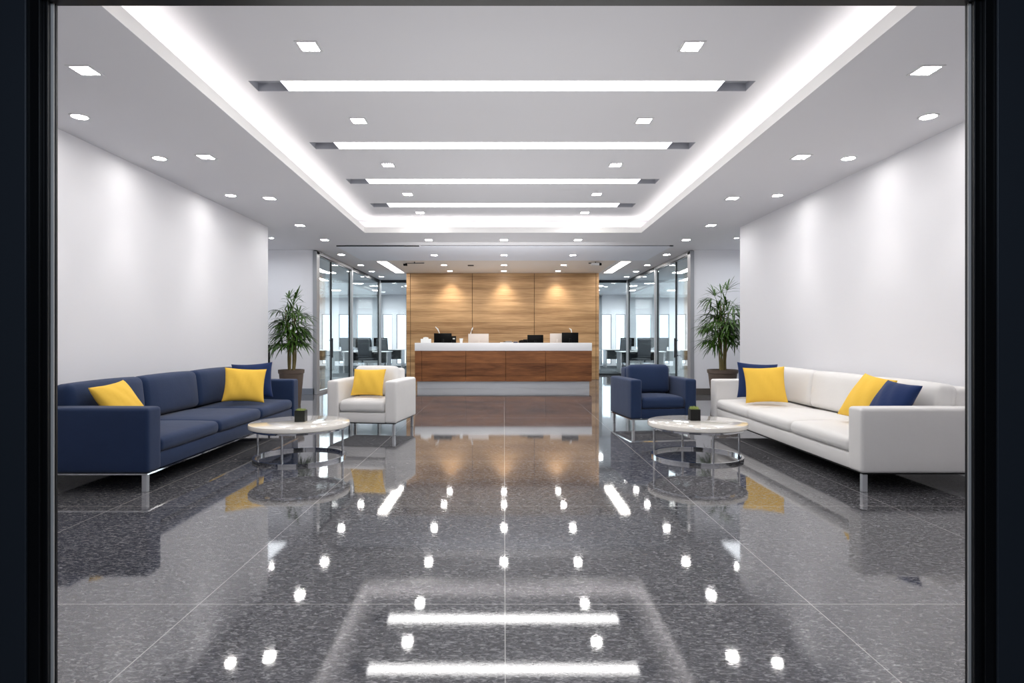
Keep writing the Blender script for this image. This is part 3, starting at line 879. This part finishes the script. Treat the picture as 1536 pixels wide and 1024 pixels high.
pillow('navy pillow tucked behind the front arm of the white sofa', M['navy_pillow'], (3.25, 5.04, .645), -82, -33, 4, w=.38, h=.43)
pillow('yellow pillow on the seat of the white armchair', M['yellow'], (-1.74, 7.70, .635), -8, -22, 0, w=.43, h=.36, t=.14)

# ------------------------------------------------------------------ coffee tables with cube planters
def make_table(label, loc, rz):
    r = thing('coffee_table', label, 'table', loc, R(rz))
    zt = .36; ra = .485
    bm = new(); lathe(bm, [(ra - .02, zt - .05), (ra - .006, zt - .047), (ra, zt - .04), (ra, zt - .008), (ra - .003, zt - .002), (ra - .008, zt)], 96); part('tabletop', bm, M['lacquer'], r, 40)
    rr = .435
    circ = [(rr * math.cos(2 * PI * k / 96), rr * math.sin(2 * PI * k / 96)) for k in range(96)]
    bm = new(); lathe(bm, [(rr - .012, 0), (rr - .012, .026), (rr + .012, .026), (rr + .012, 0), (rr - .012, 0)], 96, caps=False); part('base_ring', bm, M['chrome'], r, 40)
    bm = new(); lathe(bm, [(rr - .010, zt - .0705), (rr - .010, zt - .0505), (rr + .010, zt - .0505), (rr + .010, zt - .0705), (rr - .010, zt - .0705)], 96, caps=False); part('top_ring', bm, M['chrome'], r, 40)
    for k in range(4):
        a_ = PI / 2 * k
        bm = new(); tube(bm, [(rr * math.cos(a_), rr * math.sin(a_), .024), (rr * math.cos(a_), rr * math.sin(a_), zt - .068)], .0105, 14); part('leg', bm, M['chrome'], r)
    return r
make_table('round white coffee table on a chrome ring base beside the navy sofa', (-2.05, 6.03, 0), -3)
make_table('round white coffee table on a chrome ring base beside the white sofa', (1.95, 6.07, 0), 2)
def cube_planter(label, loc, rz, tall):
    r = thing('cube_planter', label, 'planter', loc, R(rz))
    w = .05; h = .112
    bm = new(); box(bm, -w, w, -w, w, 0, .008); t_ = .007
    box(bm, -w, w, -w, -w + t_, .008, h); box(bm, -w, w, w - t_, w, .008, h); box(bm, -w, -w + t_, -w + t_, w - t_, .008, h); box(bm, w - t_, w, -w + t_, w - t_, .008, h)
    pt = part('pot', bm, M['dark_glass'] if tall < .03 else M['matte_black'], r, smooth=None)
    bm = new(); box(bm, -w + t_, w - t_, -w + t_, w - t_, .008, h - .012); part('soil', bm, M['soil'], pt, smooth=None)
    bm = new(); rnd = random.Random(int(loc[0] * 100))
    for k in range(260):
        x, y = rnd.uniform(-w + .008, w - .008), rnd.uniform(-w + .008, w - .008)
        a_ = rnd.uniform(0, 2 * PI); hh = h - .012 + rnd.uniform(.5, 1) * (tall + .012); l_ = rnd.uniform(0, .012)
        dx, dy = math.cos(a_), math.sin(a_)
        quad(bm, [(x - dy * .0025, y + dx * .0025, h - .014), (x + dy * .0025, y - dx * .0025, h - .014), (x + dx * l_ + dy * .001, y + dy * l_ - dx * .001, hh), (x + dx * l_ - dy * .001, y + dy * l_ + dx * .001, hh)])
    part('grass', bm, M['grass'], r, smooth=None, kind='stuff')
cube_planter('dark cube planter with pale moss on the coffee table by the navy sofa', (-2.05, 6.06, .361), 3, .018)
cube_planter('black cube planter with short grass on the coffee table by the white sofa', (1.95, 6.15, .361), -2, .032)

# ------------------------------------------------------------------ potted palms
def leaflet(bm, base, dirv, length, width, droop):
    dirv = dirv.normalized()
    side = dirv.cross(Vector((0, 0, 1)))
    if side.length < .05:
        side = Vector((1, 0, 0))
    side.normalize()
    segs = 5
    prev = None
    for i in range(segs + 1):
        f = i / segs
        p = base + dirv * length * f + Vector((0, 0, -droop * length * f * f))
        w = width * (0.35 + 1.6 * f) * (1 - f) ** .75 if f < 1 else 0
        w = max(w, .001)
        nrm = Vector((0, 0, .25 * w))
        cur = (bm.verts.new(p - side * w + nrm), bm.verts.new(p), bm.verts.new(p + side * w + nrm))
        if prev:
            bm.faces.new((prev[0], prev[1], cur[1], cur[0])); bm.faces.new((prev[1], prev[2], cur[2], cur[1]))
        prev = cur
def make_palm(label, loc, seed, pot_h, pot_r, top_z, spread, low):
    rnd = random.Random(seed)
    r = thing('potted_palm', label, 'potted plant', loc)
    # tapered planter with a rolled rim and rounded-square plan
    bm = new()
    prof = [(pot_r * .72, 0), (pot_r * .74, .01), (pot_r * .97, pot_h - .07), (pot_r * 1.03, pot_h - .065), (pot_r * 1.05, pot_h - .005), (pot_r * 1.03, pot_h), (pot_r * .95, pot_h), (pot_r * .92, pot_h - .05)]
    lathe(bm, prof, 40)
    pt = part('pot', bm, M['pot'], r, 40)
    bm = new(); lathe(bm, [(pot_r * .92, pot_h - .06), (pot_r * .92, pot_h - .035), (pot_r * .5, pot_h - .02)], 32); part('soil', bm, M['soil'], pt)
    nst = 8
    fol = new()
    for k in range(nst):
        a_ = 2 * PI * k / nst + rnd.uniform(-.3, .3)
        rb = rnd.uniform(.02, .07); b0 = Vector((rb * math.cos(a_), rb * math.sin(a_), pot_h - .03))
        zz = (top_z - .22) * (0.72 + .28 * ((k * 3) % nst) / (nst - 1)) if k else top_z - .17
        lean = spread * rnd.uniform(.12, .34) if k else spread * .06
        tp = Vector((lean * math.cos(a_), lean * math.sin(a_), zz))
        pts = [b0.lerp(tp, f) + Vector((0, 0, 0)) + Vector((math.sin(f * 5 + k) * .012, math.cos(f * 4 + k) * .012, 0)) * (f * (1 - f) * 4) for f in [i / 8 for i in range(9)]]
        bm = new(); tube(bm, pts, [.017 - .009 * i / 8 for i in range(9)], 8); part('cane', bm, M['cane'], r)
        nf = 10
        for q in range(nf):
            f = 1 - q * .07 * (1.0 + rnd.uniform(-.2, .2))
            p0 = b0.lerp(tp, max(f, .35))
            if p0.z < low:
                continue
            aa = a_ * .5 + q * 2.4 + rnd.uniform(-.5, .5) + k
            el = R(rnd.uniform(8, 40)) if q else R(70)
            pl = rnd.uniform(.10, .22) * (spread / .45)
            d_ = Vector((math.cos(aa) * math.cos(el), math.sin(aa) * math.cos(el), math.sin(el)))
            p1 = p0 + d_ * pl
            tube(fol, [p0, (p0 + p1) / 2 + Vector((0, 0, .012)), p1], .004, 5)
            nl = rnd.choice((8, 9, 10))
            sd_ = d_.cross(Vector((0, 0, 1))).normalized()
            for l_ in range(nl):
                ph = R(-78 + 156 * l_ / (nl - 1))
                dv = d_ * math.cos(ph) + sd_ * math.sin(ph) + Vector((0, 0, rnd.uniform(-.12, .12)))
                leaflet(fol, p1, dv, rnd.uniform(.23, .36) * (spread / .45), .021, rnd.uniform(.35, .85) if q else rnd.uniform(.15, .4))
    part('foliage', fol, M['leaf'], r, 60)
    return r
make_palm('tall potted palm beside the navy sofa in the left alcove', (-3.80, 10.72, 0), 11, .64, .215, 1.93, .43, .98)
make_palm('tall potted palm behind the white sofa in the right alcove', (4.08, 11.2, 0), 5, .615, .265, 2.06, .52, 1.0)

# ------------------------------------------------------------------ offices behind the glass
def make_desk(label, loc, rz):
    r = thing('office_desk', label, 'desk', loc, rz, 'office desks behind the glass')
    bm = new(); box(bm, -.8, .8, -.38, .38, .71, .74, .004, 1); part('desktop', bm, M['desk_top'], r, smooth=None)
    for s in (-1, 1):
        bm = new(); box(bm, s * .74 - .025, s * .74 + .025, -.34, .34, 0, .708, .004, 1); part('leg', bm, M['grey_metal'], r, smooth=None)
    bm = new(); box(bm, -.71, .71, .30, .32, .32, .708); part('modesty_panel', bm, M['chair_mesh'], r, smooth=None)
    return r
def make_chair(label, loc, rz):
    r = thing('office_chair', label, 'chair', loc, rz, 'office chairs behind the glass')
    bm = new(); cushion(bm, .5, .48, .09, .04, loc=(0, 0, .47), crown=.01, n=4); part('seat', bm, M['chair_mesh'], r, 60)
    bm = new(); cushion(bm, .48, .07, .62, .034, loc=(0, .25, .86), rot=Matrix.Rotation(R(-8), 3, 'X'), n=4, front=.02); part('backrest', bm, M['chair_mesh'], r, 60)
    bm = new(); tube(bm, [(0, 0, .42), (0, 0, .1)], .025, 10); part('post', bm, M['dark_metal'], r)
    bm = new()
    for k in range(5):
        a_ = 2 * PI * k / 5
        tube(bm, [(0, 0, .10), (.28 * math.cos(a_), .28 * math.sin(a_), .055)], [.024, .014], 8)
        lathe(bm, [(.012, 0), (.026, .012), (.026, .035), (.012, .047)], 12, (.28 * math.cos(a_), .28 * math.sin(a_), .0))
    part('star_base', bm, M['dark_metal'], r)
    for s in (-1, 1):
        bm = new(); tube(bm, [(s * .25, .05, .46), (s * .29, .05, .56), (s * .29, .04, .66)], .014, 8); box(bm, s * .29 - .03, s * .29 + .03, -.12, .16, .66, .69, .01); part('armrest', bm, M['dark_metal'], r)
    return r
def make_screen(label, loc, rz):
    r = thing('office_monitor', label, 'monitor', loc, rz, 'office monitors behind the glass')
    bm = new(); box(bm, -.28, .28, -.015, .015, .12, .47, .006, 1); part('housing', bm, M['black'], r)
    bm = new(); box(bm, -.03, .03, -.03, -.016, .01, .3); box(bm, -.12, .12, -.09, .09, 0, .012); part('stand', bm, M['dark_metal'], r)
    return r
spots = [(4.75, 20.9, 'beyond the back glass'), (5.75, 22.6, 'mid-office'), (7.6, 23.5, 'towards the outer corner'), (4.9, 24.7, 'close to the windows'), (7.0, 19.6, 'nearest the glass door'), (2.9, 23.2, 'behind the oak wall')]
dk = ch = sc_ = None
for s in (-1, 1):
    sd = 'left' if s < 0 else 'right'
    for x, y, w in spots:
        x_ = s * x
        lb = 'pale office desk in the %s-hand office, %s' % (sd, w)
        lc = 'dark grey swivel chair at a desk in the %s office, %s' % (sd, w)
        lm = 'black monitor on a desk in the %s-hand office, %s' % (sd, w)
        if dk is None:
            dk = make_desk(lb, (x_, y, .004), 0); ch = make_chair(lc, (x_ + .15, y - .72, .004), R(175)); sc_ = make_screen(lm, (x_ - .2, y + .12, .744), R(6))
        else:
            repeat(dk, lb, (x_, y, .004), 0, 'office desks behind the glass')
            repeat(ch, lc, (x_ + s * -.15, y - .72, .004), R(180 + 14 * s), 'office chairs behind the glass')
            repeat(sc_, lm, (x_ + s * .2, y + .12, .744), R(-6 * s), 'office monitors behind the glass')
def curtain(label, x0, x1):
    bm = new(); n = 60
    prev = None
    for i in range(n + 1):
        x = x0 + (x1 - x0) * i / n
        y = .05 * math.sin(i * PI / 3)
        cur = (bm.verts.new((x, y, .03)), bm.verts.new((x, y, H - .05)))
        if prev:
            bm.faces.new((prev[0], cur[0], cur[1], prev[1]))
        prev = cur
    r = thing('curtain', label, 'curtain', (0, YO - .16, 0), 0, 'office curtains')
    part('cloth', bm, M['curtain'], r, 60)
    bm = new(); tube(bm, [(x0 - .03, 0, H - .04), (x1 + .03, 0, H - .04)], .012, 8); part('rail', bm, M['grey_metal'], r)
for s in (-1, 1):
    sd = 'left' if s < 0 else 'right'
    for nm, a0, a1 in (('closest to the oak wall', 3.98, 4.22), ('in the middle', 5.28, 5.66), ('farthest from the oak wall', 6.42, 6.70)):
        curtain('pale floor-length curtain at the %s-hand office windows, %s' % (sd, nm), min(s * a0, s * a1), max(s * a0, s * a1))

# ------------------------------------------------------------------ lamps
def spot(name, loc, power, angle, blend=.6, aim=None, rad=.03, color=(1, .96, .92)):
    l = bpy.data.lights.new(name, 'SPOT')
    l.energy = power; l.spot_size = R(angle); l.spot_blend = blend; l.shadow_soft_size = rad; l.color = color
    o = link(bpy.data.objects.new(name, l)); o.location = loc
    d = (Vector(aim) - Vector(loc)) if aim else Vector((0, 0, -1))
    o.rotation_euler = d.to_track_quat('-Z', 'Y').to_euler()
    return o
for y in (5.09, 6.27, 7.9):
    for s in (-1, 1):
        spot('wall_wash_lamp', (s * 3.6, y, H - .02), 24, 62, 1.0, (s * 3.78, y, 0))
for x in (-1.52, 0, 1.51):
    spot('oak_wash_lamp', (x, 17.03, H - .03), 80, 92, 1.0, (x, 17.06, 0), color=(1, .94, .85))
a_ = bpy.data.lights.new('frame_fill_lamp', 'AREA'); a_.energy = 55; a_.size = 1.5; a_.color = (.7, .82, 1)  # added fill for the dark frame, no such fixture stands there
o = link(bpy.data.objects.new('frame_fill_lamp', a_)); o.location = (0, -.6, 2.6); o.rotation_euler = (R(30), 0, 0)

def area(name, loc, rot, sx_, sy_, e, c=(1, .985, .97)):
    l = bpy.data.lights.new(name, 'AREA'); l.shape = 'RECTANGLE'; l.size = sx_; l.size_y = sy_; l.energy = e; l.color = c
    l.specular_factor = 0.0
    o = link(bpy.data.objects.new(name, l)); o.location = loc; o.rotation_euler = rot
for y in (4.5, 8.0, 11.8, 15.8):
    area('bounce_fill_lamp', (0, y, .9), (R(180), 0, 0), 3.0, 2.0, 23 if y < 14 else 14)  # added fills without fixtures, standing in for light bounced off the floor
area('reception_fill_lamp', (0, 11.4, 2.75), (R(46), 0, 0), 4.0, .5, 38)  # added fill brightening the counter front, no such fixture hangs here
area('entrance_fill_lamp', (0, 1.75, 2.7), (R(62), 0, 0), 4.5, .6, 20)
for s in (-1, 1):
    area('office_fill_lamp', (s * 6.8, 21, 2.9), (0, 0, 0), 4, 8, 420, (.88, .95, 1))  # added overhead fill to brighten the offices, not a fixture
    area('alcove_fill_lamp', (s * 4.9, 11.4, 2.95), (0, 0, 0), 1.0, 1.6, 12, (.9, .95, 1))  # added cool fill, standing in for daylight reaching the alcoves
# ------------------------------------------------------------------ world, camera
w = bpy.data.worlds.new('sky'); scene.world = w; w.use_nodes = True
bg = w.node_tree.nodes['Background']
bg.inputs[0].default_value = (.80, .90, 1.0, 1); bg.inputs[1].default_value = 2.5

cam = bpy.data.cameras.new('camera'); co = link(bpy.data.objects.new('camera', cam))
cam.sensor_width = 36; cam.lens = 900 / 1536 * 36
cam.shift_x = 12 / 1536; cam.shift_y = -5 / 1536
cam.clip_start = .05; cam.clip_end = 200
co.location = (0, 0, 1.2); co.rotation_euler = (R(90), 0, 0)
scene.camera = co

scene.view_settings.view_transform = 'Standard'
scene.view_settings.look = 'None'
scene.view_settings.exposure = 0.28
c_ = scene.cycles
c_.use_denoising = True
c_.max_bounces = 10; c_.diffuse_bounces = 5; c_.glossy_bounces = 5; c_.transparent_max_bounces = 16; c_.transmission_bounces = 6
c_.sample_clamp_indirect = 8
c_.caustics_reflective = False; c_.caustics_refractive = False
